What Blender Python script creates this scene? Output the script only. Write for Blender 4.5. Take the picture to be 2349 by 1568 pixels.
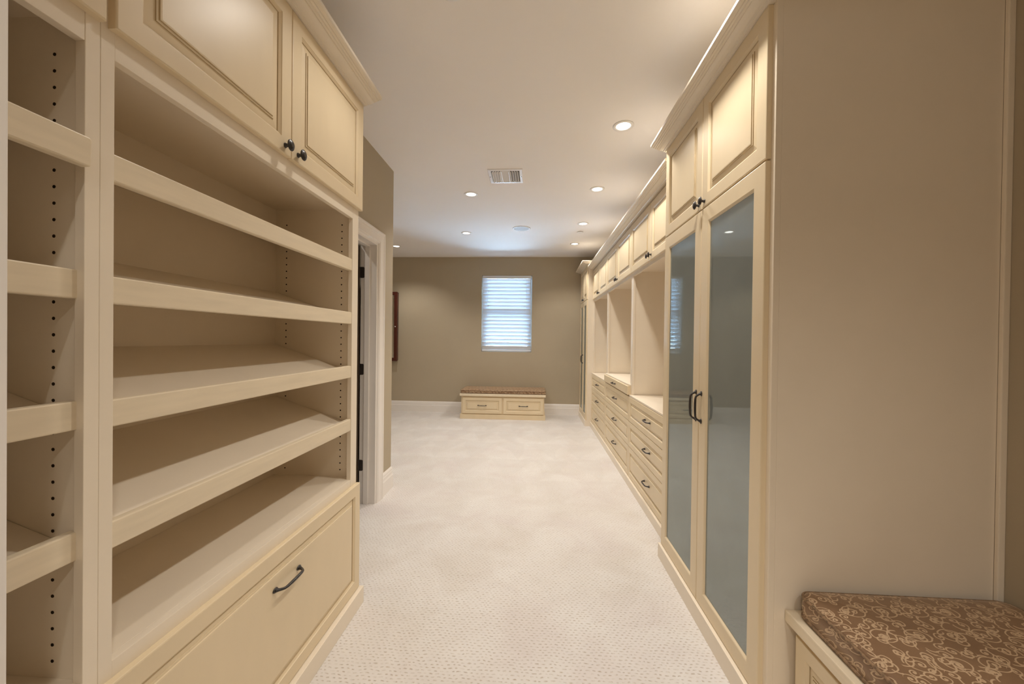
import bpy, bmesh, math, random
from mathutils import Vector, Matrix
random.seed(4)
for _o in list(bpy.data.objects):
    bpy.data.objects.remove(_o, do_unlink=True)
SC = bpy.context.scene
COL = SC.collection
PI = math.pi

# ------------------------------------------------------------------ camera, world, exposure
F_PX, W_PX = 890.0, 2349.0
EYE = 1.302
def make_camera():
    p, yaw, roll = math.radians(-0.398), math.radians(-3.41), math.radians(0.695)
    fwd = Vector((math.sin(yaw)*math.cos(p), math.cos(yaw)*math.cos(p), math.sin(p)))
    right = Vector((math.cos(yaw), -math.sin(yaw), 0))
    up = right.cross(fwd)
    r2 = right*math.cos(roll) + up*math.sin(roll)
    u2 = up*math.cos(roll) - right*math.sin(roll)
    cam = bpy.data.cameras.new('camera')
    cam.sensor_width = 36.0
    cam.lens = F_PX/W_PX*36.0
    cam.clip_start = 0.02
    o = bpy.data.objects.new('camera', cam)
    COL.objects.link(o)
    m = Matrix((r2, u2, -fwd)).transposed().to_4x4()
    m.translation = Vector((0, 0, EYE))
    o.matrix_world = m
    SC.camera = o
make_camera()

LAMP_COLOR = (1.0, 0.935, 0.85)
LENS_STRENGTH = 5.0
SPOT_WATTS = 51.0
SKY_COLOR = (0.52, 0.75, 1.0)
SKY_STRENGTH = 44.0
wd = bpy.data.worlds.new('daylight')
SC.world = wd
wd.use_nodes = True
bg = wd.node_tree.nodes['Background']
bg.inputs['Color'].default_value = (*SKY_COLOR, 1)
bg.inputs['Strength'].default_value = SKY_STRENGTH
SC.view_settings.view_transform = 'Standard'
SC.view_settings.look = 'None'
SC.view_settings.gamma = 1.0
SC.view_settings.exposure = 0.06
SC.view_settings.use_curve_mapping = False
SC.cycles.max_bounces = 10
SC.cycles.diffuse_bounces = 7
SC.cycles.transparent_max_bounces = 12
SC.cycles.sample_clamp_indirect = 8.0
SC.cycles.caustics_reflective = False
SC.cycles.caustics_refractive = False

# ------------------------------------------------------------------ materials
class NT:
    def __init__(s, name):
        s.m = bpy.data.materials.new(name)
        s.m.use_nodes = True
        s.t = s.m.node_tree
        s.b = s.t.nodes['Principled BSDF']
        s.out = s.t.nodes['Material Output']
    def n(s, typ, **kw):
        nd = s.t.nodes.new(typ)
        for k, v in kw.items():
            setattr(nd, k, v)
        return nd
    def l(s, a, b):
        s.t.links.new(a, b)
    def setin(s, sock, v):
        if hasattr(v, 'is_output'):
            s.l(v, sock)
        else:
            sock.default_value = v
    def math(s, op, a, b=0.0, c=0.0, clamp=False):
        nd = s.n('ShaderNodeMath', operation=op)
        nd.use_clamp = clamp
        s.setin(nd.inputs[0], a)
        s.setin(nd.inputs[1], b)
        s.setin(nd.inputs[2], c)
        return nd.outputs[0]
    def vmath(s, op, a, b=(0, 0, 0), c=(0, 0, 0)):
        nd = s.n('ShaderNodeVectorMath', operation=op)
        s.setin(nd.inputs[0], a)
        s.setin(nd.inputs[1], b)
        if op == 'WRAP':
            s.setin(nd.inputs[2], c)
        return nd.outputs['Value'] if op in ('LENGTH', 'DOT_PRODUCT') else nd.outputs[0]
    def mix(s, f, a, b):
        nd = s.n('ShaderNodeMix', data_type='RGBA')
        s.setin(nd.inputs[0], f)
        s.setin(nd.inputs[6], a if hasattr(a, 'is_output') else (*a, 1))
        s.setin(nd.inputs[7], b if hasattr(b, 'is_output') else (*b, 1))
        return nd.outputs[2]
    def ramp(s, v, lo, hi):
        nd = s.n('ShaderNodeMapRange')
        nd.clamp = True
        s.setin(nd.inputs[0], v)
        nd.inputs[1].default_value = lo
        nd.inputs[2].default_value = hi
        return nd.outputs[0]
    def noise(s, scale, detail=3.0, rough=0.5, vec=None, dist=0.0):
        nd = s.n('ShaderNodeTexNoise')
        nd.inputs['Scale'].default_value = scale
        nd.inputs['Detail'].default_value = detail
        nd.inputs['Roughness'].default_value = rough
        nd.inputs['Distortion'].default_value = dist
        if vec is not None:
            s.l(vec, nd.inputs['Vector'])
        return nd.outputs[0]
    def coord(s):
        return s.n('ShaderNodeTexCoord').outputs['Object']
    def scaled(s, v, k):
        return s.vmath('MULTIPLY', v, k)
    def bump(s, h, strength, dist):
        nd = s.n('ShaderNodeBump')
        nd.inputs['Strength'].default_value = strength
        nd.inputs['Distance'].default_value = dist
        s.l(h, nd.inputs['Height'])
        s.l(nd.outputs[0], s.b.inputs['Normal'])
    def base(s, c, rough=0.5, spec=0.5, metal=0.0):
        s.setin(s.b.inputs['Base Color'], c if hasattr(c, 'is_output') else (*c, 1))
        s.b.inputs['Roughness'].default_value = rough
        s.b.inputs['Specular IOR Level'].default_value = spec
        s.b.inputs['Metallic'].default_value = metal

def mottled(name, col, amt, scale, rough, spec=0.5, grain=None, bump=None):
    t = NT(name)
    c = t.coord()
    v = t.scaled(c, grain) if grain else c
    f = t.noise(scale, 4.0, 0.55, v)
    lo = tuple(x*(1-amt) for x in col)
    hi = tuple(min(1, x*(1+amt*0.6)) for x in col)
    t.base(t.mix(t.ramp(f, 0.3, 0.7), lo, hi), rough, spec)
    if bump:
        t.bump(t.noise(bump[0], 3.0, 0.6, c), bump[1], bump[2])
    return t.m

M = {}
M['wall'] = mottled('tan_wall_paint', (0.43, 0.365, 0.265), 0.03, 2.0, 0.62, 0.35, bump=(160, 0.12, 0.002))
M['ceiling'] = mottled('ceiling_paint', (0.88, 0.855, 0.835), 0.012, 1.5, 0.8, 0.2, bump=(140, 0.10, 0.002))
M['trim'] = mottled('white_trim_paint', (0.80, 0.765, 0.73), 0.02, 3.0, 0.38, 0.5)
M['paint'] = mottled('cream_cabinet_paint', (0.745, 0.622, 0.430), 0.04, 5.0, 0.36, 0.45, grain=(1, 1, 0.35))
M['glaze'] = mottled('antique_glaze', (0.46, 0.345, 0.19), 0.2, 14.0, 0.45, 0.4)
M['board'] = mottled('almond_board', (0.815, 0.73, 0.605), 0.02, 6.0, 0.34, 0.5)
M['crown'] = mottled('pale_cream_crown_paint', (0.74, 0.67, 0.56), 0.03, 7.0, 0.38, 0.5)
M['lip'] = mottled('brushed_cream_lip', (0.76, 0.66, 0.50), 0.06, 9.0, 0.40, 0.4, grain=(6, 0.6, 6))
M['bronze'] = mottled('dark_bronze', (0.028, 0.022, 0.02), 0.4, 40.0, 0.33, 0.6)
M['hole'] = mottled('pin_hole_shadow_brown', (0.03, 0.02, 0.012), 0.2, 30.0, 0.8, 0.1)
M['white_metal'] = mottled('white_enamel', (0.78, 0.765, 0.745), 0.02, 10.0, 0.35, 0.5)
M['grille'] = mottled('pale_grey_speaker_mesh', (0.50, 0.50, 0.50), 0.06, 300.0, 0.6, 0.3)
M['vent_dark'] = mottled('vent_duct_grey', (0.10, 0.09, 0.08), 0.2, 9.0, 0.8, 0.1)
M['vinyl'] = mottled('white_window_vinyl', (0.75, 0.78, 0.82), 0.02, 4.0, 0.35, 0.5)
M['shade_leaf'] = mottled('painted_shade_door', (0.055, 0.034, 0.018), 0.2, 6.0, 0.5, 0.3, grain=(1, 1, 0.2))  # hallway shade painted into the leaf colour so the doorway strip stays dark
M['dark_room'] = mottled('hallway_shade_brown', (0.20, 0.14, 0.08), 0.05, 3.0, 0.7, 0.2)  # brown stands in for the darkness of the room past the doorway

def mk_wood():
    t = NT('mahogany')
    c = t.coord()
    w = t.n('ShaderNodeTexWave', wave_type='BANDS', bands_direction='X')
    w.inputs['Scale'].default_value = 14.0
    w.inputs['Distortion'].default_value = 6.0
    w.inputs['Detail'].default_value = 3.0
    t.l(t.scaled(c, (1, 1, 0.12)), w.inputs['Vector'])
    t.base(t.mix(w.outputs['Fac'], (0.045, 0.010, 0.006), (0.095, 0.021, 0.012)), 0.35, 0.5)
    return t.m
M['wood'] = mk_wood()

def mk_emit(name, col, st):
    t = NT(name)
    e = t.n('ShaderNodeEmission')
    e.inputs['Color'].default_value = (*col, 1)
    e.inputs['Strength'].default_value = st
    t.l(e.outputs[0], t.out.inputs['Surface'])
    return t.m
M['lens'] = mk_emit('lamp_lens', LAMP_COLOR, LENS_STRENGTH)

def mk_carpet():
    t = NT('loop_carpet')
    c = t.coord()
    wob = t.noise(22.0, 2.0, 0.5, c)
    wob2 = t.noise(17.0, 2.0, 0.5, t.vmath('ADD', c, (7.3, 2.1, 0)))
    sep = t.n('ShaderNodeSeparateXYZ')
    t.l(c, sep.inputs[0])
    x = t.math('ADD', sep.outputs[0], t.math('MULTIPLY', t.math('SUBTRACT', wob, 0.5), 0.034))
    y = t.math('ADD', sep.outputs[1], t.math('MULTIPLY', t.math('SUBTRACT', wob2, 0.5), 0.022))
    PX, PY = 0.0235, 0.0150
    yr = t.math('DIVIDE', y, PY)
    row = t.math('FLOOR', yr)
    v = t.math('ABSOLUTE', t.math('SUBTRACT', t.math('FRACT', yr), 0.5))
    u = t.math('ABSOLUTE', t.math('SUBTRACT', t.math('FRACT', t.math('ADD', t.math('DIVIDE', x, PX), t.math('MULTIPLY', row, 0.5))), 0.5))
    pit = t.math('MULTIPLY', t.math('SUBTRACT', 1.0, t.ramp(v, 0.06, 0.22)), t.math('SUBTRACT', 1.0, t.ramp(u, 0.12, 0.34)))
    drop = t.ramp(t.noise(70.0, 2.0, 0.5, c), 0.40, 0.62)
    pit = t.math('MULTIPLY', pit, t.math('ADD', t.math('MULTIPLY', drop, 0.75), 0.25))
    fib = t.noise(420.0, 2.0, 0.6, c)
    rib = t.math('MULTIPLY', v, 0.5)
    h = t.math('ADD', t.math('SUBTRACT', 1.0, pit), t.math('ADD', t.math('MULTIPLY', fib, 0.25), t.math('MULTIPLY', rib, -0.4)))
    big = t.ramp(t.noise(3.2, 4.0, 0.55, c, 0.6), 0.33, 0.66)
    hue = t.ramp(t.noise(1.7, 3.0, 0.5, t.vmath('ADD', c, (3.1, 9.2, 0)), 0.4), 0.40, 0.62)
    tuft = t.mix(big, t.mix(hue, (0.655, 0.615, 0.575), (0.662, 0.612, 0.595)), (0.735, 0.712, 0.690))
    # overlapping vacuum strokes leave wedges of brushed pile across the room
    wx = t.math('ADD', sep.outputs[0], t.math('MULTIPLY', t.noise(1.3, 2.0, 0.5, c), 0.5))
    saw = t.math('PINGPONG', wx, 0.21)
    dep = t.math('MULTIPLY', t.math('FRACT', t.math('DIVIDE', t.math('ADD', sep.outputs[1], t.math('MULTIPLY', t.noise(0.9, 1.0, 0.5, c), 0.25)), 0.62)), 0.21)
    wedge = t.math('SUBTRACT', 1.0, t.ramp(t.math('SUBTRACT', saw, dep), -0.012, 0.012))
    far = t.ramp(sep.outputs[1], 2.6, 4.6)
    tuft = t.mix(t.math('MULTIPLY', t.math('MULTIPLY', wedge, far), 0.30), tuft, (0.58, 0.55, 0.525))
    tuft = t.mix(t.math('MULTIPLY', t.ramp(fib, 0.35, 0.65), 0.22), tuft, (0.60, 0.555, 0.515))
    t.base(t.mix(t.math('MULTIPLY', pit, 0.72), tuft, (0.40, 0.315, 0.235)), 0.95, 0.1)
    t.b.inputs['Sheen Weight'].default_value = 0.2
    t.b.inputs['Sheen Roughness'].default_value = 0.6
    t.bump(h, 0.5, 0.004)
    return t.m
M['carpet'] = mk_carpet()

def mk_glass():
    t = NT('grey_green_glass')
    c = t.coord()
    f = t.noise(2.2, 3.0, 0.5, c)
    d = t.n('ShaderNodeBsdfDiffuse')
    t.l(t.mix(t.ramp(f, 0.3, 0.7), (0.158, 0.180, 0.176), (0.194, 0.216, 0.212)), d.inputs['Color'])
    g = t.n('ShaderNodeBsdfGlossy')
    g.inputs['Color'].default_value = (0.82, 0.89, 0.88, 1)
    g.inputs['Roughness'].default_value = 0.03
    fr = t.n('ShaderNodeLayerWeight')
    fr.inputs['Blend'].default_value = 0.35
    mx = t.n('ShaderNodeMixShader')
    fac = t.math('ADD', t.math('MULTIPLY', fr.outputs['Fresnel'], 0.28), 0.21, clamp=True)
    t.l(fac, mx.inputs[0])
    t.l(d.outputs[0], mx.inputs[1])
    t.l(g.outputs[0], mx.inputs[2])
    t.l(mx.outputs[0], t.out.inputs['Surface'])
    return t.m
M['glass'] = mk_glass()

def mk_mirror():
    t = NT('silvered_mirror')
    f = t.noise(3.0, 2.0, 0.5, t.coord())
    t.base(t.mix(f, (0.78, 0.80, 0.82), (0.84, 0.85, 0.86)), 0.04, 0.5, 1.0)
    return t.m
M['mirror'] = mk_mirror()

def mk_pane():
    t = NT('window_pane_glass')
    tr = t.n('ShaderNodeBsdfTransparent')
    tr.inputs['Color'].default_value = (0.95, 0.98, 1.0, 1)
    g = t.n('ShaderNodeBsdfGlossy')
    g.inputs['Roughness'].default_value = 0.02
    mx = t.n('ShaderNodeMixShader')
    fr = t.n('ShaderNodeFresnel')
    fr.inputs['IOR'].default_value = 1.45
    t.l(fr.outputs[0], mx.inputs[0])
    t.l(tr.outputs[0], mx.inputs[1])
    t.l(g.outputs[0], mx.inputs[2])
    t.l(mx.outputs[0], t.out.inputs['Surface'])
    return t.m
M['pane'] = mk_pane()

def mk_slat():
    t = NT('sheer_blind_fabric')
    f = t.noise(60.0, 2.0, 0.5, t.scaled(t.coord(), (1, 1, 8)))
    col = t.mix(f, (0.80, 0.84, 0.88), (0.90, 0.93, 0.96))
    d = t.n('ShaderNodeBsdfDiffuse')
    t.l(col, d.inputs['Color'])
    tl = t.n('ShaderNodeBsdfTranslucent')
    t.l(col, tl.inputs['Color'])
    tp = t.n('ShaderNodeBsdfTransparent')
    m1 = t.n('ShaderNodeMixShader')
    m1.inputs[0].default_value = 0.085
    t.l(d.outputs[0], m1.inputs[1])
    t.l(tl.outputs[0], m1.inputs[2])
    m2 = t.n('ShaderNodeMixShader')
    m2.inputs[0].default_value = 0.0
    t.l(m1.outputs[0], m2.inputs[1])
    t.l(tp.outputs[0], m2.inputs[2])
    t.l(m2.outputs[0], t.out.inputs['Surface'])
    return t.m
M['slat'] = mk_slat()

def mk_scroll():
    """Woven brown satin with a paler scroll print: repeat 0.19 x 0.165 m of spirals and arcs."""
    t = NT('scroll_brocade')
    c = t.coord()
    sp = t.n('ShaderNodeSeparateXYZ')
    t.l(c, sp.inputs[0])
    zz = sp.outputs[2]
    cb = t.n('ShaderNodeCombineXYZ')
    t.l(t.math('ADD', sp.outputs[0], zz), cb.inputs[0])
    t.l(t.math('ADD', sp.outputs[1], zz), cb.inputs[1])
    p = t.scaled(cb.outputs[0], (100, 100, 0))
    warp = t.n('ShaderNodeTexNoise')
    warp.inputs['Scale'].default_value = 0.22
    t.l(p, warp.inputs['Vector'])
    p = t.vmath('ADD', p, t.scaled(t.vmath('SUBTRACT', warp.outputs['Color'], (0.5, 0.5, 0.5)), (0.9, 0.9, 0)))
    acc = None
    def layer(rot, cell, off, seed, R, Rt, D, w, oval=False):
        # one curl with a trailing stem per cell of a turned grid; the draw repeats every 3 x 2 cells
        nonlocal acc
        c_, s_ = math.cos(math.radians(rot))/cell, math.sin(math.radians(rot))/cell
        q = t.n('ShaderNodeCombineXYZ')
        t.l(t.math('ADD', t.vmath('DOT_PRODUCT', p, (c_, s_, 0)), off[0]), q.inputs[0])
        t.l(t.math('ADD', t.vmath('DOT_PRODUCT', p, (-s_, c_, 0)), off[1]), q.inputs[1])
        ci = t.vmath('FLOOR', q.outputs[0])
        d = t.scaled(t.vmath('SUBTRACT', t.vmath('FRACTION', q.outputs[0]), (.5, .5, 0)), (cell, cell, 0))
        wn = t.n('ShaderNodeTexWhiteNoise', noise_dimensions='3D')
        t.l(t.vmath('ADD', t.vmath('WRAP', ci, (3, 2, 1), (0, 0, 0)), (seed, seed*2.3, .5)), wn.inputs['Vector'])
        phi = t.math('MULTIPLY', wn.outputs['Value'], 2*PI)
        hs = t.n('ShaderNodeSeparateXYZ')
        t.l(wn.outputs['Color'], hs.inputs[0])
        h = t.math('SUBTRACT', t.math('MULTIPLY', t.math('GREATER_THAN', hs.outputs[1], 0.5), 2.0), 1.0)
        r = t.vmath('LENGTH', d)
        ds = t.n('ShaderNodeSeparateXYZ')
        t.l(d, ds.inputs[0])
        th = t.math('ARCTAN2', ds.outputs[1], ds.outputs[0])
        turns = 1.4
        pitch = R/turns
        ang = t.math('MULTIPLY', t.math('MULTIPLY', h, t.math('SUBTRACT', th, phi)), 1/(2*PI))
        a_ = t.math('ADD', t.math('ADD', t.math('DIVIDE', r, pitch), ang), 8.5-turns)
        f = t.math('ABSOLUTE', t.math('SUBTRACT', t.math('FRACT', a_), 0.5))
        line = t.math('SUBTRACT', 1.0, t.ramp(f, w/pitch, w/pitch+0.06))
        line = t.math('MULTIPLY', line, t.math('LESS_THAN', r, R))
        line = t.math('MAXIMUM', line, t.math('LESS_THAN', r, 2.1*w))
        # stem
        cc = t.n('ShaderNodeCombineXYZ')
        t.l(t.math('MULTIPLY', t.math('COSINE', phi), R+Rt), cc.inputs[0])
        t.l(t.math('MULTIPLY', t.math('SINE', phi), R+Rt), cc.inputs[1])
        d2 = t.vmath('SUBTRACT', d, cc.outputs[0])
        r2 = t.vmath('LENGTH', d2)
        stem = t.math('SUBTRACT', 1.0, t.ramp(t.math('ABSOLUTE', t.math('SUBTRACT', r2, Rt)), w, w+0.07))
        m_ = t.math('ADD', t.math('ADD', phi, PI), t.math('MULTIPLY', h, math.radians(D/2)))
        mv = t.n('ShaderNodeCombineXYZ')
        t.l(t.math('COSINE', m_), mv.inputs[0])
        t.l(t.math('SINE', m_), mv.inputs[1])
        stem = t.math('MULTIPLY', stem, t.math('GREATER_THAN', t.vmath('DOT_PRODUCT', d2, mv.outputs[0]), t.math('MULTIPLY', r2, math.cos(math.radians(D/2)))))
        out = t.math('MAXIMUM', line, stem)
        if oval:
            ro = t.vmath('LENGTH', t.scaled(d, (1.0, 1.35, 1)))
            out = t.math('MAXIMUM', out, t.math('SUBTRACT', 1.0, t.ramp(t.math('ABSOLUTE', t.math('SUBTRACT', ro, 3.0)), w, w+0.07)))
        acc = out if acc is None else t.math('MAXIMUM', acc, out)
    layer(8, 5.6, (.1, .3), 3.0, 1.45, 1.35, 125, .15)
    layer(-14, 6.1, (.55, .75), 11.0, 1.30, 1.7, 110, .14)
    layer(31, 6.6, (.3, .05), 23.0, 1.6, 1.7, 120, .15)
    layer(4, 9.4, (.6, .5), 37.0, 1.25, 2.6, 105, .15, True)
    weave = t.noise(900.0, 1.0, 0.5, c)
    sheen = t.noise(9.0, 3.0, 0.5, c)
    ground = t.mix(sheen, (0.175, 0.095, 0.047), (0.24, 0.14, 0.075))
    ground = t.mix(t.math('MULTIPLY', weave, 0.25), ground, (0.10, 0.052, 0.028))
    t.base(t.mix(acc, ground, (0.50, 0.355, 0.225)), 0.42, 0.35)
    t.b.inputs['Sheen Weight'].default_value = 0.35
    t.b.inputs['Sheen Tint'].default_value = (0.9, 0.7, 0.5, 1)
    t.bump(t.math('ADD', t.math('MULTIPLY', acc, 0.6), t.math('MULTIPLY', weave, 0.2)), 0.35, 0.0012)
    return t.m
M['scroll'] = mk_scroll()
M['piping'] = mottled('brocade_piping', (0.26, 0.165, 0.095), 0.55, 110.0, 0.5, 0.35)

# ------------------------------------------------------------------ mesh helpers
class Frame:
    """A local frame: u along the face, v up it, w out of it."""
    def __init__(s, o, U, V, W):
        s.o, s.U, s.V, s.W = Vector(o), Vector(U), Vector(V), Vector(W)
    def __call__(s, u, v, w):
        return s.o + s.U*u + s.V*v + s.W*w
def face_px(x):   # faces +x : u = y, v = z
    return Frame((x, 0, 0), (0, 1, 0), (0, 0, 1), (1, 0, 0))
def face_nx(x):   # faces -x
    return Frame((x, 0, 0), (0, 1, 0), (0, 0, 1), (-1, 0, 0))
def face_ny(y):   # faces -y : u = x
    return Frame((0, y, 0), (1, 0, 0), (0, 0, 1), (0, -1, 0))
WORLD = Frame((0, 0, 0), (1, 0, 0), (0, 1, 0), (0, 0, 1))
DOWN = Frame((0, 0, 0), (1, 0, 0), (0, -1, 0), (0, 0, -1))

class MB:
    def __init__(s):
        s.bm = bmesh.new()
    def box(s, x0, x1, y0, y1, z0, z1, b=0.0, mi=0, fr=WORLD):
        co = [(x, y, z) for x in (x0, x1) for y in (y0, y1) for z in (z0, z1)]
        vs = [s.bm.verts.new(fr(*c)) for c in co]
        fs = [s.bm.faces.new([vs[i] for i in f]) for f in ((0, 1, 3, 2), (4, 6, 7, 5), (0, 4, 5, 1), (2, 3, 7, 6), (0, 2, 6, 4), (1, 5, 7, 3))]
        for f in fs:
            f.material_index = mi
        if b > 0:
            es = list({e for f in fs for e in f.edges})
            r = bmesh.ops.bevel(s.bm, geom=es, offset=b, segments=2, profile=0.6, affect='EDGES', clamp_overlap=True)
            for f in r['faces']:
                f.material_index = mi
        return s
    def rings(s, fr, loops, closed=False, cap0=True, cap1=True, mats=None, smooth=False):
        """loops: lists of (u,v,w) with equal counts, joined in turn."""
        R = [[s.bm.verts.new(fr(*p)) for p in lp] for lp in loops]
        n = len(R[0])
        m = len(R)
        for k in range(m if closed else m-1):
            a, b = R[k], R[(k+1) % m]
            for i in range(n):
                f = s.bm.faces.new((a[i], a[(i+1) % n], b[(i+1) % n], b[i]))
                f.smooth = smooth
                if mats:
                    f.material_index = mats[k]
        if not closed:
            if cap0:
                s.bm.faces.new(R[0][::-1])
            if cap1:
                f = s.bm.faces.new(R[-1])
                f.smooth = False
        return s
    def rects(s, fr, u0, u1, v0, v1, prof, **kw):
        lp = [[(u0+i, v0+i, w), (u1-i, v0+i, w), (u1-i, v1-i, w), (u0+i, v1-i, w)] for i, w in prof]
        return s.rings(fr, lp, **kw)
    def rrects(s, fr, u0, u1, v0, v1, r, prof, seg=5, **kw):
        lp = []
        for i, w in prof:
            rr = max(r-i*0.6, 0.004)
            pts = []
            for cx, cy, a0 in ((u1-i-rr, v1-i-rr, 0), (u0+i+rr, v1-i-rr, 90), (u0+i+rr, v0+i+rr, 180), (u1-i-rr, v0+i+rr, 270)):
                for k in range(seg+1):
                    a = math.radians(a0+90*k/seg)
                    pts.append((cx+rr*math.cos(a), cy+rr*math.sin(a), w))
            lp.append(pts)
        return s.rings(fr, lp, **kw)
    def lathe(s, fr, cu, cv, prof, n=24, sq=(1, 1), **kw):
        lp = [[(cu+r*sq[0]*math.cos(2*PI*i/n), cv+r*sq[1]*math.sin(2*PI*i/n), w) for i in range(n)] for r, w in prof]
        kw.setdefault('smooth', True)
        return s.rings(fr, lp, **kw)
    def tube(s, pts, rad, n=8, closed=False):
        pts = [Vector(p) for p in pts]
        m = len(pts)
        rads = rad if isinstance(rad, (list, tuple)) else [rad]*m
        loops = []
        prev = None
        for i, p in enumerate(pts):
            a = pts[(i-1) % m] if (closed or i > 0) else pts[i]
            b = pts[(i+1) % m] if (closed or i < m-1) else pts[i]
            t = (b-a).normalized()
            if prev is None:
                ref = Vector((0, 0, 1)) if abs(t.z) < 0.9 else Vector((1, 0, 0))
                nrm = t.cross(ref).normalized()
            else:
                nrm = (prev - t*prev.dot(t)).normalized()
            prev = nrm
            bn = t.cross(nrm)
            loops.append([tuple(p + (nrm*math.cos(2*PI*k/n) + bn*math.sin(2*PI*k/n))*rads[i]) for k in range(n)])
        return s.rings(WORLD, loops, closed=closed, smooth=True)
    def prism(s, fr, poly, a0, a1, mi=0):
        """poly of (u,v) extruded along w from a0 to a1."""
        return s.rings(fr, [[(u, v, a0) for u, v in poly], [(u, v, a1) for u, v in poly]])
    def build(s, name, mat, parent=None, origin=None):
        bmesh.ops.recalc_face_normals(s.bm, faces=s.bm.faces)
        me = bpy.data.meshes.new(name)
        org = Vector(origin) if origin is not None else (Vector(parent['_w']) if parent is not None else Vector((0, 0, 0)))
        if origin is None and parent is None and len(s.bm.verts):
            xs = [v.co for v in s.bm.verts]
            org = Vector(((min(c.x for c in xs)+max(c.x for c in xs))/2, (min(c.y for c in xs)+max(c.y for c in xs))/2, min(c.z for c in xs)))
        bmesh.ops.translate(s.bm, verts=s.bm.verts, vec=-org)
        s.bm.to_mesh(me)
        s.bm.free()
        o = bpy.data.objects.new(name, me)
        COL.objects.link(o)
        for m_ in (mat if isinstance(mat, (list, tuple)) else [mat]):
            me.materials.append(M[m_])
        if parent is not None:
            o.parent = parent
            o.location = org - Vector(parent['_w'])
        else:
            o.location = org
        o['_w'] = tuple(org)
        return o

def tag(o, label, cat, group=None):
    o['label'] = label
    o['category'] = cat
    if group:
        o['group'] = group
    return o
def thing(name, label, cat, loc, group=None):
    o = bpy.data.objects.new(name, None)
    o.empty_display_size = 0.1
    COL.objects.link(o)
    o.location = loc
    o['_w'] = tuple(loc)
    return tag(o, label, cat, group)
def struct(o):
    o['kind'] = 'structure'
    return o
def stuff(o):
    o['kind'] = 'stuff'
    return o
def dup(root, loc, label=None):
    r = root.copy()
    COL.objects.link(r)
    r.location = loc
    if label:
        r['label'] = label
    for ch in list(root.children):
        c = ch.copy()
        COL.objects.link(c)
        c.parent = r
        for g in list(ch.children):
            d = g.copy()
            COL.objects.link(d)
            d.parent = c
    return r

# ------------------------------------------------------------------ room shell
CEIL = 2.74
XR = 1.515          # right wall
YB = 6.79           # back wall
XL = -1.24          # left wall with the doorway
XLC = -1.315        # wall behind the left cabinets
XFAR = -3.3
YF = -2.3
DW0, DW1, DWH = 2.16, 2.98, 2.04       # doorway in the left wall
WX0, WX1, WZ0, WZ1 = -0.948, -0.065, 1.078, 2.42

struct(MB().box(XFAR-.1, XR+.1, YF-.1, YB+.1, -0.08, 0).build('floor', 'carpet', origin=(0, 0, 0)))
struct(MB().box(XFAR-.1, XR+.1, YF-.1, YB+.1, CEIL, CEIL+.08).build('ceiling', 'ceiling'))
m = MB()
m.box(XFAR, WX0, YB, YB+.14, 0, CEIL).box(WX1, XR, YB, YB+.14, 0, CEIL)
m.box(WX0, WX1, YB, YB+.14, 0, WZ0).box(WX0, WX1, YB, YB+.14, WZ1, CEIL)
struct(m.build('wall_back', 'wall'))
struct(MB().box(XR, XR+.1, YF, YB, 0, CEIL).build('wall_right', 'wall'))
struct(MB().box(XFAR-.1, XR+.1, YF-.1, YF, 0, CEIL).build('wall_front', 'wall'))
m = MB()
m.box(XLC-.1, XLC, YF, 1.95, 0, CEIL)
m.box(XL-.125, XL, 1.95, DW0, 0, CEIL).box(XL-.125, XL, DW0, DW1, DWH, CEIL).box(XL-.125, XL, DW1, 3.30, 0, CEIL)
struct(m.build('wall_left', 'wall'))
struct(MB().box(XFAR, XL-.125, 3.18, 3.30, 0, CEIL).build('wall_alcove', 'wall'))
struct(MB().box(XFAR-.1, XFAR, 1.95, YB, 0, CEIL).build('wall_far_left', 'wall'))
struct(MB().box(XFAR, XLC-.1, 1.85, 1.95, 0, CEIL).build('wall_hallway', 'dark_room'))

BB = [(0, 0), (.016, 0), (.016, .112), (.014, .118), (.0125, .126), (.0125, .146), (.0105, .152), (.010, .168), (.006, .178), (.003, .185), (0, .185)]
def sweep(prof, path, fr_z=0.0):
    """profile of (out, z) swept along a plan path; out is to the path's left; mitred corners."""
    n = len(path)
    loops = []
    for i, p in enumerate(path):
        p = Vector((p[0], p[1]))
        d0 = (p-Vector(path[i-1])).normalized() if i > 0 else None
        d1 = (Vector(path[i+1])-p).normalized() if i < n-1 else None
        n0 = Vector((-d0.y, d0.x)) if d0 else None
        n1 = Vector((-d1.y, d1.x)) if d1 else None
        if n0 is None:
            mv = n1
        elif n1 is None:
            mv = n0
        else:
            mv = (n0+n1)/(1+n0.dot(n1))
        loops.append([(p.x+mv.x*o, p.y+mv.y*o, z+fr_z) for o, z in prof])
    m_ = MB()
    m_.rings(WORLD, loops)
    return m_
struct(sweep(BB, [(0.80, YB), (XFAR, YB)]).build('baseboard_back', 'trim'))
struct(sweep(BB, [(XL-.3, 3.30), (XL, 3.30), (XL, DW1+.092)]).build('baseboard_left', 'trim'))

# window: recess, frame, sash rail, panes
wroot = struct(MB().rects(face_ny(YB+.02), WX0+.001, WX1-.001, WZ0+.001, WZ1-.001,
               [(0, -.11), (0, -.07), (.012, -.068), (.075, -.068), (.075, -.11)], closed=True).build('window_1', 'vinyl'))
MB().box(WX0+.07, WX1-.07, YB+.085, YB+.125, 1.700, 1.772, .003).build('sash_rail', 'vinyl', wroot)
MB().box(WX0+.07, WX1-.07, YB+.105, YB+.109, 1.76, WZ1-.07).build('window_pane', 'pane', wroot)
MB().box(WX0+.07, WX1-.07, YB+.100, YB+.104, WZ0+.07, 1.71).build('window_pane', 'pane', wroot)

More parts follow.
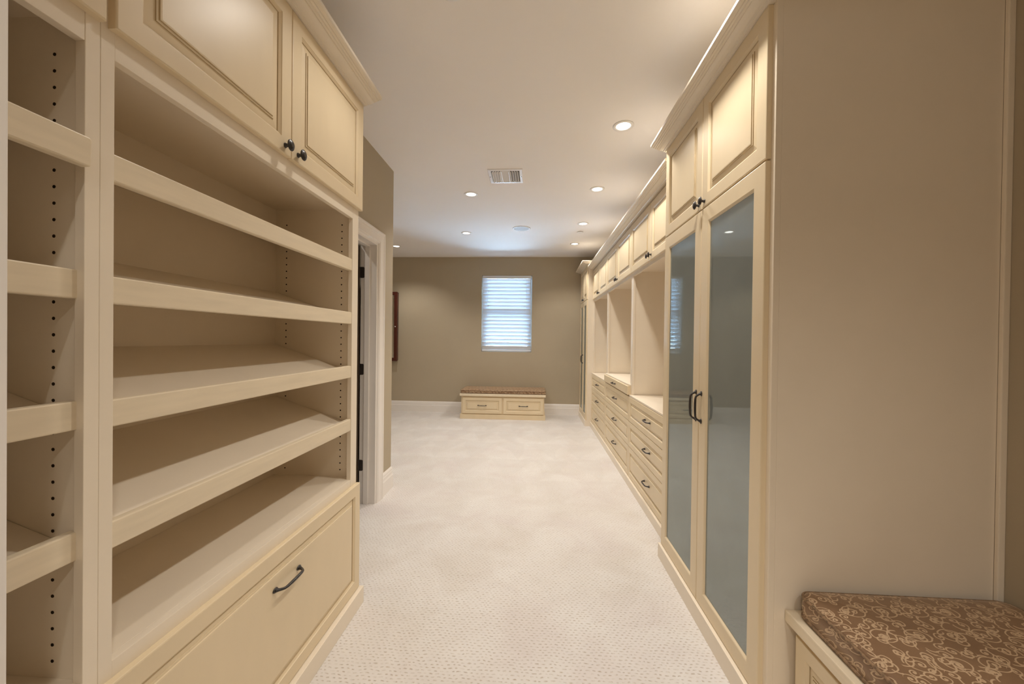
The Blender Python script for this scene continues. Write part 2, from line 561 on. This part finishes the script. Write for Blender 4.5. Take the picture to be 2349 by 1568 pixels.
# doorway: jambs, stops, casing, hinges, leaf swung into the hallway
dr = struct(MB().box(XL-.127, XL+.001, DW1-.018, DW1, 0, DWH, .001)
            .box(XL-.127, XL+.001, DW0, DW0+.018, 0, DWH, .001)
            .box(XL-.127, XL+.001, DW0+.018, DW1-.018, DWH-.018, DWH, .001)
            .box(XL-.090, XL-.052, DW1-.030, DW1-.018, 0, DWH-.018, .002)
            .box(XL-.090, XL-.052, DW0+.018, DW1-.03, DWH-.030, DWH-.018, .002).build('door_1', 'trim'))
CS = [(-.006, 0), (.002, .011), (.006, .014), (.012, .013), (.016, .016), (.050, .020), (.056, .0215), (.064, .022), (.070, .019), (.074, .019), (.080, .024), (.092, .024), (.092, 0)]
def casing():
    m_ = MB()
    a = [(DW1+o, 0, w) for o, w in CS]
    b = [(DW1+o, DWH+o, w) for o, w in CS]
    c = [(DW0-o, DWH+o, w) for o, w in CS]
    d = [(DW0-o, 0, w) for o, w in CS]
    m_.rings(face_px(XL), [a, b, c, d])
    return m_.build('door_casing', 'trim', dr)
casing()
for z in (1.81, 1.053, 0.30):
    MB().rrects(Frame((0, DW1-.018, 0), (1, 0, 0), (0, 0, 1), (0, -1, 0)), XL-.135, XL-.098, z-.043, z+.043, .009,
                [(0, 0), (0, .002), (.0008, .003)]).box(XL-.140, XL-.128, DW1-.028, DW1-.017, z-.043, z+.043, .004).build('hinge', 'bronze', dr)
MB().box(XL-.127-.80, XL-.127-.006, DW1-.058, DW1-.022, .012, DWH-.022, .002).build('door_leaf', 'shade_leaf', dr)
# white edge of the entry door leaf standing open beside the camera
dl = struct(MB().box(-.626, -.589, -.40, .400, .012, 2.04, .002).build('door_2', 'trim'))
MB().lathe(face_px(-.589), .335, .96, [(.026, 0), (.026, .004), (.011, .007), (.010, .022), (.024, .03), (.026, .042), (.017, .05)], n=16).build('door_knob', 'bronze', dl)
# corner strip where the tall cabinet side meets the right wall
struct(MB().box(1.494, XR, 1.333, 1.346, 0, CEIL, .003).build('trim_1', 'board'))

# ------------------------------------------------------------------ cabinet pieces
def raised(root, name, fr, u0, u1, v0, v1, fw=.054, t=.018, bw=.034, line='glaze'):
    """a framed door or drawer front with its raised panel as a child"""
    d = MB().rects(fr, u0, u1, v0, v1, [(0, 0), (0, t-.003), (.001, t-.001), (.0035, t), (fw, t), (fw+.0015, t-.0022), (fw+.009, t-.0078), (fw+.011, t-.0105), (fw+.0115, .002)],
                   closed=True, mats=[0, 0, 0, 0, 0, 0, 1, 0, 0]).build(name, ['paint', 'glaze'], root)
    i = fw+.0108
    MB().rects(fr, u0, u1, v0, v1, [(i, .002), (i, t-.0105), (i+bw-.011, t-.0072), (i+bw-.0102, t-.0046), (i+bw-.0052, t-.0042), (i+bw-.0040, t-.0014), (i+bw, t-.0008)],
               mats=[0, 0, 1, 0, 1, 0]).build('panel', ['paint', line], d)
    return d
def slab(root, name, fr, u0, u1, v0, v1, t=.018):
    return MB().rects(fr, u0, u1, v0, v1, [(0, 0), (0, t-.003), (.001, t-.001), (.0035, t)]).build(name, 'paint', root)
def knob(d, fr, u, v, t=.018):
    return MB().lathe(fr, u, v, [(.0075, t), (.007, t+.003), (.005, t+.007), (.0048, t+.013), (.008, t+.016), (.0155, t+.0185), (.0165, t+.021),
                                  (.0150, t+.0235), (.0135, t+.0235), (.0115, t+.0265), (.006, t+.0285)], n=18, sq=(1.0, 1.18)).build('knob', 'bronze', d)
def pull(d, fr, u, v, half=.064, vert=False, t=.018, nm='handle'):
    pts, rad = [], []
    for s_, w, r in ((-1.0, .001, .0088), (-.985, .005, .0078), (-.94, .012, .0056), (-.86, .020, .0050), (-.76, .0255, .0052), (-.62, .0275, .0056), (-.3, .0285, .0062), (0, .0288, .0064),
                     (.3, .0285, .0062), (.62, .0275, .0056), (.76, .0255, .0052), (.86, .020, .0050), (.94, .012, .0056), (.985, .005, .0078), (1.0, .001, .0088)):
        a = s_*half
        pts.append(fr(u, v+a, t+w) if vert else fr(u+a, v, t+w))
        rad.append(r*.88)
    m_ = MB().tube(pts, rad, 10)
    for s_ in (-1, 1):
        a = s_*half
        uu, vv = (u, v+a) if vert else (u+a, v)
        m_.lathe(fr, uu, vv, [(.0095, t), (.0095, t+.002), (.007, t+.0045)], n=14, sq=(.85, 1.3) if vert else (1.3, .85))
    return m_.build(nm, 'bronze', d)
def pin_holes(panel, fr, cols, z0, z1, skip=()):
    m_ = MB()
    z = z0
    while z < z1:
        for c in cols:
            if not any(a < z < b for a, b in skip):
                m_.lathe(fr, c, z, [(.0034, -.0006), (.0034, .0005), (.0026, .0007)], n=8, smooth=False)
        z += .032
    return stuff(m_.build('pin_holes', 'hole', panel))

CROWN = [(-.017, 0), (.003, 0), (.004, .003), (.012, .0035), (.015, .0075), (.022, .008), (.034, .0105), (.046, .0155), (.050, .016), (.051, .0195), (.060, .020),
         (.062, .0235), (.070, .024), (.072, .0275), (.083, .028), (.088, .032), (.088, .044), (.085, .047), (-.017, .047)]

# ------------------------------------------------------------------ left open shoe-shelf units
XFL = -.866       # face frame plane, left
XDL = -.866       # door back plane
XBK = -1.270      # inside of the back
def shoe_unit(label, y0, y1, sl, sr, doors, knobs, hamper, lips, label_end):
    """y0..y1 outer, sl/sr stile widths."""
    root = thing('shelf_cabinet', label, 'shelf cabinet', ((XFL+XBK)/2, (y0+y1)/2, 0))
    T = .019
    pf = face_px(0)
    for k, (a, b) in enumerate(((y0, y0+T), (y1-T, y1))):
        p = MB().box(XBK-.02, XFL-.020, a, b, .0, 2.425, .0006).build('side_panel', 'board', root)
        if k == 1:
            pin_holes(p, Frame((0, a, 0), (1, 0, 0), (0, 0, 1), (0, -1, 0)), (-.938, -1.215), .66, 1.86)
    MB().box(XBK-.018, XBK, y0+T, y1-T, .05, 2.425).build('back_panel', 'board', root)
    MB().box(XBK, XFL-.020, y0+T, y1-T, 1.918, 1.936).build('upper_deck', 'board', root)
    MB().box(XBK, XFL-.020, y0+T, y1-T, .609, .627, .001).build('lower_deck', 'board', root)
    MB().box(XBK, XFL-.004, y0+T, y1-T, 2.405, 2.425).build('top_panel', 'board', root)
    MB().box(XFL-.020, XFL-.0005, y0+sl, y1-sr, 2.39, 2.476, .0012).build('crown_rail', 'board', root)
    MB().box(XFL-.020, XFL, y0, y0+sl, .08, 2.476, .0012).build('stile', 'board', root)
    MB().box(XFL-.020, XFL, y1-sr, y1, .08, 2.476, .0012).build('stile', 'board', root)
    MB().box(XFL-.020, XFL-.0005, y0+sl, y1-sr, 1.863, 1.936, .0012).build('top_rail', 'board', root)
    MB().box(XFL-.020, XFL-.0005, y0+sl, y1-sr, .555, .627, .0012).build('bottom_rail', 'board', root)
    MB().box(XBK, -.829, y0+.001, y1-.001+(.017 if label_end else 0), 0, .079, .0015).build('plinth', 'board', root)
    for k, (zt, fwd) in enumerate(lips):
        # shelf drops 0.335 in 1 towards its lip
        xf = XFL + fwd
        zf = zt - .032
        run = xf-.018-XBK
        s_ = Frame((0, 0, 0), (1, 0, 0), (0, 0, 1), (0, 1, 0))
        sh = MB().prism(s_, [(XBK+.001, zf+run*.335), (xf-.017, zf), (xf-.017, zf-.018), (XBK+.001, zf+run*.335-.018)], y0+T+.001, y1-T-.001).build('shelf', 'board', root)
        e0, e1 = (y0+sl-.005, y1-sr-.0008) if fwd <= 0.001 else (y0+sl+.001, y1-sr+.002)
        if fwd < -.01:
            e0, e1 = y0+T+.001, y1-T-.001
        MB().rrects(Frame((xf-.018, 0, 0), (0, 1, 0), (0, 0, 1), (1, 0, 0)), e0, e1, zt-.056, zt, .0055, [(0, 0), (0, .0146), (.0008, .0167), (.0028, .0175)], seg=4).build('lip', 'lip', sh)
    fr = face_px(XDL)
    for k, (a, b) in enumerate(doors):
        d = raised(root, 'door', fr, a, b, 1.917, 2.430, fw=.052)
        if knobs[k] is not None:
            knob(d, fr, knobs[k], 1.945)
    if hamper:
        d = raised(root, 'drawer', fr, hamper[0], hamper[1], .082, .592, fw=.050, bw=.024, line='paint')
        pull(d, fr, hamper[2], .463, .064)
    return root
shoe_unit('tall cream cabinet of four wide slanted shoe shelves above one big hamper drawer', .722, 1.845, .026, .058,
          [(.735, 1.296), (1.299, 1.852)], [1.262, 1.333], (.724, 1.852, 1.293),
          [(1.672, 0), (1.421, 0), (1.168, 0), (.916, 0)], True)
shoe_unit('narrow cream shoe-shelf cabinet at the left edge of the photo, beside the door edge', .16, .7215, .026, .026,
          [(.163, .719)], [None], (.164, .719, .44), [(1.677, .014), (1.426, -.014), (1.173, -.014), (.920, -.014)], False)
# crown along both left units
tag(sweep(CROWN, [(-.848, 1.860), (-.848, .05)], 2.4315).build('crown_moulding', 'crown'),
    'stepped cream crown moulding running along the top of the left shelf cabinets', 'moulding')

# ------------------------------------------------------------------ tall glass-door wardrobes on the right
def wardrobe(label, y0, y1, xd, xb, d0, dm, d1, crown_path, zc, mates):
    root = thing('wardrobe', label, 'wardrobe', ((xd+xb)/2, (y0+y1)/2, 0))
    xf = xd+.018         # frame plane
    T = .019
    MB().box(xf+.020, xb, y0, y0+T, 0, 2.488, .0008).build('side_panel', 'board', root)
    MB().box(xf+.020, xb, y1-T, y1, 0, 2.488, .0008).build('side_panel', 'board', root)
    MB().box(xb-.012, xb, y0+T, y1-T, 0, 2.44).build('back_panel', 'board', root)
    MB().box(xf+.020, xb-.012, y0+T, y1-T, 2.42, 2.44).build('top_panel', 'board', root)
    MB().box(xf+.020, xb-.012, y0+T, y1-T, 1.905, 1.924).build('middle_deck', 'board', root)
    MB().box(xf, xf+.020, y0, y0+.045, 0, 2.488, .0012).build('stile', 'board', root)
    MB().box(xf, xf+.020, y1-.04, y1, 0, 2.488, .0012).build('stile', 'board', root)
    MB().box(xf, xf+.020, y0+.045, y1-.04, 2.38, 2.488, .0012).build('top_rail', 'board', root)
    MB().box(xf, xf+.020, y0+.045, y1-.04, 1.87, 1.95, .0012).build('middle_rail', 'board', root)
    MB().box(xd-.014, xf+.05, y0+.001, y1-.012, 0, .083, .0015).build('plinth', 'board', root)
    fr = face_nx(xf)
    for k, (a, b) in enumerate(((d0, dm-.002), (dm+.002, d1))):
        d = raised(root, 'door', fr, a, b, 1.924, 2.442, fw=.056)
        knob(d, fr, dm-.030 if k == 0 else dm+.030, 1.950)
    for k, (a, b) in enumerate(((d0, dm-.002), (dm+.002, d1))):
        fw = .067
        d = MB().rects(fr, a, b, .086, 1.917, [(0, 0), (0, .015), (.001, .017), (.0035, .018), (fw, .018), (fw+.004, .0165), (fw+.009, .010), (fw+.010, .002)],
                       closed=True, mats=[0, 0, 0, 0, 0, 0, 1, 0]).build('glass_door', ['paint', 'glaze'], root)
        MB().box(a+fw+.0095, b-fw-.0095, .086+fw+.0095, 1.917-fw-.0095, .003, .0095, fr=fr).build('glass', 'glass', d)
        pull(d, fr, dm-.029 if k == 0 else dm+.029, .997, .064, vert=True)
    m_ = sweep(CROWN, crown_path, zc)
    m_.build('crown', 'crown', root)
    return root
wardrobe('tall cream wardrobe with two grey glass doors, nearest on the right', 1.345, 2.405, .772, 1.494,
         1.367, 1.873, 2.384, [(XR-.03, 1.345), (.772, 1.345), (.772, 2.405)], 2.443, None)
wardrobe('narrow glass-door wardrobe in the far right corner against the back wall', 5.925, YB-.004, .776, 1.494,
         5.955, 6.362, YB-.030, [(.885, 5.925), (.776, 5.925), (.776, YB-.004)], 2.443, None)

# ------------------------------------------------------------------ hutch with open bays, drawers below, cupboards above
XDH = .878        # frame plane of the hutch; door faces stand .018 in front
def hutch(label, y0, y1, tall, ykn):
    root = thing('hutch', label, 'hutch', (1.15, (y0+y1)/2, 0), 'drawer hutches between the two wardrobes')
    T = .019
    xb = 1.494
    ztop = .905 if tall else .812
    MB().box(XDH+.02, xb, y0+.001, y0+T, 0, 2.36).build('side_panel', 'board', root)
    MB().box(XDH+.02, xb, y1-T, y1-.001, 0, 2.36).build('side_panel', 'board', root)
    MB().box(xb-.012, xb, y0+T, y1-T, 0, 2.36).build('back_panel', 'board', root)
    MB().box(XDH+.02, xb-.012, y0+T, y1-T, 1.925, 1.943).build('upper_deck', 'board', root)
    MB().box(XDH+.004, xb-.012, y0+T, y1-T, 2.34, 2.36).build('top_panel', 'board', root)
    w = .034
    MB().box(XDH, XDH+.020, y0+.0005, y0+w, .08, 2.41, .0015).build('stile', 'board', root)
    MB().box(XDH, XDH+.020, y1-w, y1-.0005, .08, 2.41, .0015).build('stile', 'board', root)
    MB().box(XDH+.0003, XDH+.020, y0+w, y1-w, 2.31, 2.41, .0015).build('crown_rail', 'board', root)
    MB().box(XDH, XDH+.020, y0+w, y1-w, 1.884, 1.95, .0015).build('top_rail', 'board', root)
    MB().box(XDH-.012 if not tall else XDH-.022, xb-.012, y0+w+.001, y1-w-.001, ztop-.020, ztop, .002).build('counter', 'board', root)
    MB().box(XDH-.0165, XDH, y0+.001, y1-.001, ztop-.016, ztop-.0005, .003).build('counter_nosing', 'board', root)
    MB().box(XDH-.034, xb-.012, y0+.001, y1-.001, 0, .070, .0015).build('plinth', 'board', root)
    fr = face_nx(XDH)
    ym = (y0+y1)/2
    for a, b, fw in ((.075, .342, .045), (.346, .568, .045), (.572, .793, .045)):
        d = raised(root, 'drawer', fr, y0+.003, y1-.003, a, b, fw=fw, bw=.024, line='paint')
        pull(d, fr, ym, (a+b)/2+.008, .062)
    if tall:
        d = MB().rects(fr, y0+.001, y1-.001, .808, .888, [(0, 0), (0, .030), (.002, .033)]).build('drawer', 'paint', root)
        pull(d, fr, ym, .848, .062, t=.033)
    for k, (a, b) in enumerate(((y0+.003, ym-.002), (ym+.002, y1-.003))):
        d = raised(root, 'door', fr, a, b, 1.914, 2.345, fw=.054)
        knob(d, fr, ym-.030 if k == 0 else ym+.030, 1.950)
    return root
hutch('open cream hutch over three drawers, beside the nearest glass-door wardrobe', 2.407, 3.590, False, None)
hutch('middle cream hutch whose counter is raised by an extra flat drawer', 3.590, 4.785, True, None)
hutch('farthest of the three drawer hutches, beside the far corner wardrobe', 4.785, 5.923, False, None)
tag(sweep(CROWN, [(.860, 2.408), (.860, 5.922)], 2.364).build('crown_moulding', 'crown'),
    'lower cream crown moulding along the three hutches between the wardrobes', 'moulding')

# ------------------------------------------------------------------ benches and cushions
def bench(label, fr, u0, u1, depth, drawers, knobs=False):
    """fr faces the room; w = 0 is the drawer plane and the body lies behind it."""
    root = thing('storage_bench', label, 'bench', fr((u0+u1)/2, 0, -depth/2))
    MB().box(u0+.016, u1-.016, .0, .374, -depth, -.003, .001, fr=fr).build('body', 'paint', root)
    MB().box(u0-.002, u1+.002, 0, .076, -depth, .014, .002, fr=fr).build('plinth', 'paint', root)
    MB().box(u0-.006, u1+.006, .374, .412, -depth, .030, .004, fr=fr).build('bench_top', 'lip', root)
    for a, b in drawers:
        d = raised(root, 'drawer', Frame(fr(0, 0, -.003), fr.U, fr.V, fr.W), a, b, .090, .350, fw=.046, bw=.026)
        pull(d, Frame(fr(0, 0, -.003), fr.U, fr.V, fr.W), (a+b)/2, .222, .064)
    return root
def cushion(label, x0, x1, y0, y1, z0, h, r=.03):
    root = thing('bench_cushion', label, 'cushion', ((x0+x1)/2, (y0+y1)/2, z0))
    body = MB().rrects(WORLD, x0, x1, y0, y1, r,
        [(.010, z0), (.003, z0+.004), (0, z0+.010), (-.003, z0+h*.5), (0, z0+h-.012), (.003, z0+h-.005), (.010, z0+h), (.03, z0+h+.005), (.07, z0+h+.010), (.13, z0+h+.013), (.17, z0+h+.0135)],
        seg=6, smooth=True).build('cover', 'scroll', root)
    for z in (z0+.009, z0+h-.009):
        pts = []
        for cx, cy, a0 in ((x1-r, y1-r, 0), (x0+r, y1-r, 90), (x0+r, y0+r, 180), (x1-r, y0+r, 270)):
            for k in range(7):
                a = math.radians(a0+15*k)
                pts.append((cx+(r+.001)*math.cos(a), cy+(r+.001)*math.sin(a), z))
        MB().tube(pts, .0045, 8, closed=True).build('piping', 'piping', root)
    return root
YBF = 6.27
bench('low two-drawer cream storage bench under the window at the back wall', face_ny(YBF), -1.208, .176, YB-YBF-.018,
      [(-1.170, -.526), (-.502, .146)])
cushion('brown patterned cushion on the far bench under the window', -1.205, .178, YBF-.012, YB-.03, .412, .058)
nb = bench('near cream bench with drawer fronts in the alcove at bottom right', face_nx(.874), .18, 1.338, XR-.874-.006,
      [(.22, .758), (.772, 1.312)])
cushion('brown scroll-print cushion filling the near bench at the bottom right corner', .872, XR-.006, .17, 1.322, .412, .080, .035)

# ------------------------------------------------------------------ ceiling fittings
def downlight(label, x, y):
    root = thing('downlight', label, 'downlight', (x, y, CEIL), 'recessed ceiling downlights')
    f = Frame((x, y, CEIL), (1, 0, 0), (0, -1, 0), (0, 0, -1))
    MB().rings(f, [[(r*math.cos(2*PI*i/32), r*math.sin(2*PI*i/32), w) for i in range(32)] for r, w in
               ((.069, .0002), (.069, .003), (.066, .006), (.053, .0065), (.0475, .004), (.0475, .0002))], closed=True, smooth=True).build('trim_ring', 'white_metal', root)
    MB().lathe(f, 0, 0, [(.047, .0008), (.047, .0018), (.044, .0022)], n=28, smooth=False).build('lens', 'lens', root)
    ld = bpy.data.lights.new('lamp', 'SPOT')
    ld.energy = SPOT_WATTS
    ld.color = LAMP_COLOR
    ld.spot_size = math.radians(130)
    ld.spot_blend = 0.6
    ld.shadow_soft_size = 0.045
    lo = bpy.data.objects.new('lamp', ld)
    COL.objects.link(lo)
    lo.parent = root
    lo.location = (0, 0, -.016)
    return root
LX = .572
d0 = downlight('lit downlight nearest the camera in the row along the right cabinets', LX, 2.648)
for lab, x, y in (
    ('second lit downlight from the camera in the right-hand ceiling row', LX, 3.741),
    ('third lit downlight in the right-hand row, just before the sprinkler cap', LX, 4.843),
    ('farthest lit downlight in the right-hand row, past the sprinkler cap', LX, 5.852),
    ('lit downlight just left of and beyond the ceiling air vent', -.655, 3.838),
    ('small lit downlight left of the round ceiling speaker', -.951, 5.239),
    ('lit downlight at far left of the ceiling, above the wall mirror', -2.190, 5.971),
    ('downlight at the very top edge of the photo, above the left cabinets', -.369, 1.575),
    ('downlight just outside the frame, over the nearest wardrobe doors', LX, 1.545),
    ('added unseen fill downlight behind the camera, right of the entry', LX, -.62),  # this and the next are unseen, added to fill from behind
    ('added unseen fill downlight behind the camera, left of the entry', -.369, -.78),
    ('downlight in the hallway beyond the open doorway', -1.86, 2.42),
    ('farthest added unseen fill downlight behind the camera, left side of the entry', -.50, -1.75),  # unseen pair added for more warm fill on the cabinet side
    ('farthest added unseen fill downlight behind the camera, right side of the entry', .75, -1.75)):
    r = dup(d0, (x, y, CEIL), lab)
    dim = {(-.369, 1.575): 0.42, (-1.86, 2.42): 0.35}.get((x, y))     # two dimmer lamps
    if dim:
        for c in r.children:
            if c.type == 'LIGHT':
                c.data = c.data.copy()
                c.data.energy = SPOT_WATTS*dim

def speaker():
    x, y = -.194, 5.040
    f = Frame((x, y, CEIL), (1, 0, 0), (0, -1, 0), (0, 0, -1))
    root = thing('ceiling_speaker', 'round white speaker grille set flush in the ceiling', 'speaker', (x, y, CEIL))
    MB().rings(f, [[(r*math.cos(2*PI*i/36), r*math.sin(2*PI*i/36), w) for i in range(36)] for r, w in
               ((.116, .0002), (.116, .004), (.112, .007), (.098, .007), (.095, .004), (.095, .0002))], closed=True, smooth=True).build('speaker_ring', 'white_metal', root)
    MB().lathe(f, 0, 0, [(.0945, .0008), (.0945, .004), (.085, .006), (.05, .009), (.02, .010)], n=36).build('grille', 'grille', root)
speaker()
def sprinkler():
    x, y = .579, 5.209
    f = Frame((x, y, CEIL), (1, 0, 0), (0, -1, 0), (0, 0, -1))
    root = thing('sprinkler_cap', 'small round white sprinkler cover plate on the ceiling', 'sprinkler', (x, y, CEIL))
    MB().lathe(f, 0, 0, [(.030, .0002), (.030, .006), (.028, .007)], n=24).build('collar', 'white_metal', root)
    MB().lathe(f, 0, 0, [(.042, .007), (.042, .010), (.040, .0115)], n=28).build('cover_plate', 'white_metal', root)
sprinkler()
def vent():
    x0, x1, y0, y1 = -.425, -.125, 3.275, 3.562
    cx, cy = (x0+x1)/2, (y0+y1)/2
    f = Frame((cx, cy, CEIL), (1, 0, 0), (0, -1, 0), (0, 0, -1))
    hx, hy = (x1-x0)/2, (y1-y0)/2
    root = thing('air_vent', 'square three-way metal air vent in the ceiling', 'vent', (cx, cy, CEIL))
    MB().rects(f, -hx, hx, -hy, hy, [(0, .0003), (.001, .004), (.004, .007), (.026, .009), (.030, .006), (.030, .0003)], closed=True).build('vent_frame', 'white_metal', root)
    MB().box(-hx+.029, hx-.029, -hy+.029, hy-.029, .0003, .0012, fr=f).build('vent_backing', 'vent_dark', root)
    def slat_u(u, tilt):      # blade running along v
        m_ = MB()
        a = tilt*.016
        m_.rings(f, [[(u-a, v, .002), (u-a+.0012, v, .002), (u+a+.0012, v, .017), (u+a, v, .017)] for v in (-hy+.030, hy-.030)])
        m_.build('vent_slat', 'white_metal', root)
    for k in range(4):
        slat_u(-hx+.045+k*.021, -.55)
        slat_u(hx-.045-k*.021, .55)
    for u in (-hx+.118, hx-.118):
        MB().box(u-.002, u+.002, -hy+.029, hy-.029, .0015, .014, fr=f).build('vent_divider', 'white_metal', root)
    for k in range(7):
        v = -hy+.043+k*.0335
        m_ = MB()
        m_.rings(f, [[(u, v+.007, .002), (u, v+.0085, .002), (u, v-.0065, .013), (u, v-.008, .013)] for u in (-hx+.120, hx-.120)])
        m_.build('vent_slat', 'white_metal', root)
    for u in (-hx+.013, hx-.013):
        MB().lathe(f, u, 0, [(.004, .008), (.004, .0098), (.002, .0104)], n=10).build('screw', 'vent_dark', root)
vent()

# ------------------------------------------------------------------ blind in the window recess
def blind():
    a, b = WX0+.012, WX1-.012
    y = YB+.022
    root = thing('window_blind', 'white horizontal-slat blind closed over the bright window', 'blind', ((a+b)/2, y, WZ0))
    MB().box(a, b, y-.020, y+.030, 2.362, WZ1-.004, .004).build('headrail', 'vinyl', root)
    MB().box(a, b, y-.012, y+.014, 1.094, 1.112, .004).build('bottom_rail', 'vinyl', root)
    n = 19
    pitch = (2.356-1.120)/n
    for k in range(n):
        zc = 1.120+pitch*(k+.5)
        m_ = MB()
        pr = []
        for i in range(7):
            s_ = -1+i/3.0
            ang = math.radians(-51)
            L = .0405
            du, dn = s_*L, .004*(1-s_*s_)
            pr.append((math.cos(ang)*du - math.sin(ang)*dn, math.sin(ang)*du + math.cos(ang)*dn))
        up = [(p[0], p[1]+.0006) for p in pr]
        poly = pr + up[::-1]
        m_.rings(Frame((0, y, zc), (0, 1, 0), (0, 0, 1), (1, 0, 0)), [[(u, v, w) for u, v in poly] for w in (a+.002, b-.002)])
        m_.build('slat', 'slat', root)
    for u in (a+.09, b-.09):
        MB().tube([(u, y-.017, 2.362), (u, y-.017, 1.11)], .0011, 6).build('ladder_cord', 'vinyl', root)
    MB().tube([(b-.012, y-.02, 2.37), (b-.012, y-.022, 1.45)], .003, 6).build('tilt_wand', 'vinyl', root)
blind()

# ------------------------------------------------------------------ wall mirror cabinet on the back wall
def mirror_cabinet():
    x0, x1, z0, z1, d = -3.00, -2.432, .893, 2.113, .085
    f = face_ny(YB-.001)
    root = thing('wall_mirror', 'dark mahogany framed mirror cabinet hung at left of the back wall', 'mirror', ((x0+x1)/2, YB-.001, z0))
    MB().box(x0+.006, x1-.006, z0+.006, z1-.006, 0, d-.018, .002, fr=f).build('case', 'wood', root)
    dd = MB().rects(f, x0, x1, z0, z1, [(0, d-.018), (0, d-.004), (.006, d), (.05, d), (.058, d-.006), (.060, d-.016)], closed=True).build('mirror_door', 'wood', root)
    MB().rects(f, x0+.058, x1-.058, z0+.058, z1-.058, [(0, d-.017), (0, d-.012), (.012, d-.010)]).build('mirror_glass', 'mirror', dd)
    MB().lathe(f, x1-.028, 1.50, [(.004, d), (.004, d+.008), (.009, d+.012), (.009, d+.017), (.004, d+.021)], n=14).build('knob', 'white_metal', dd)
mirror_cabinet()

for o in SC.objects:
    if '_w' in o:
        del o['_w']
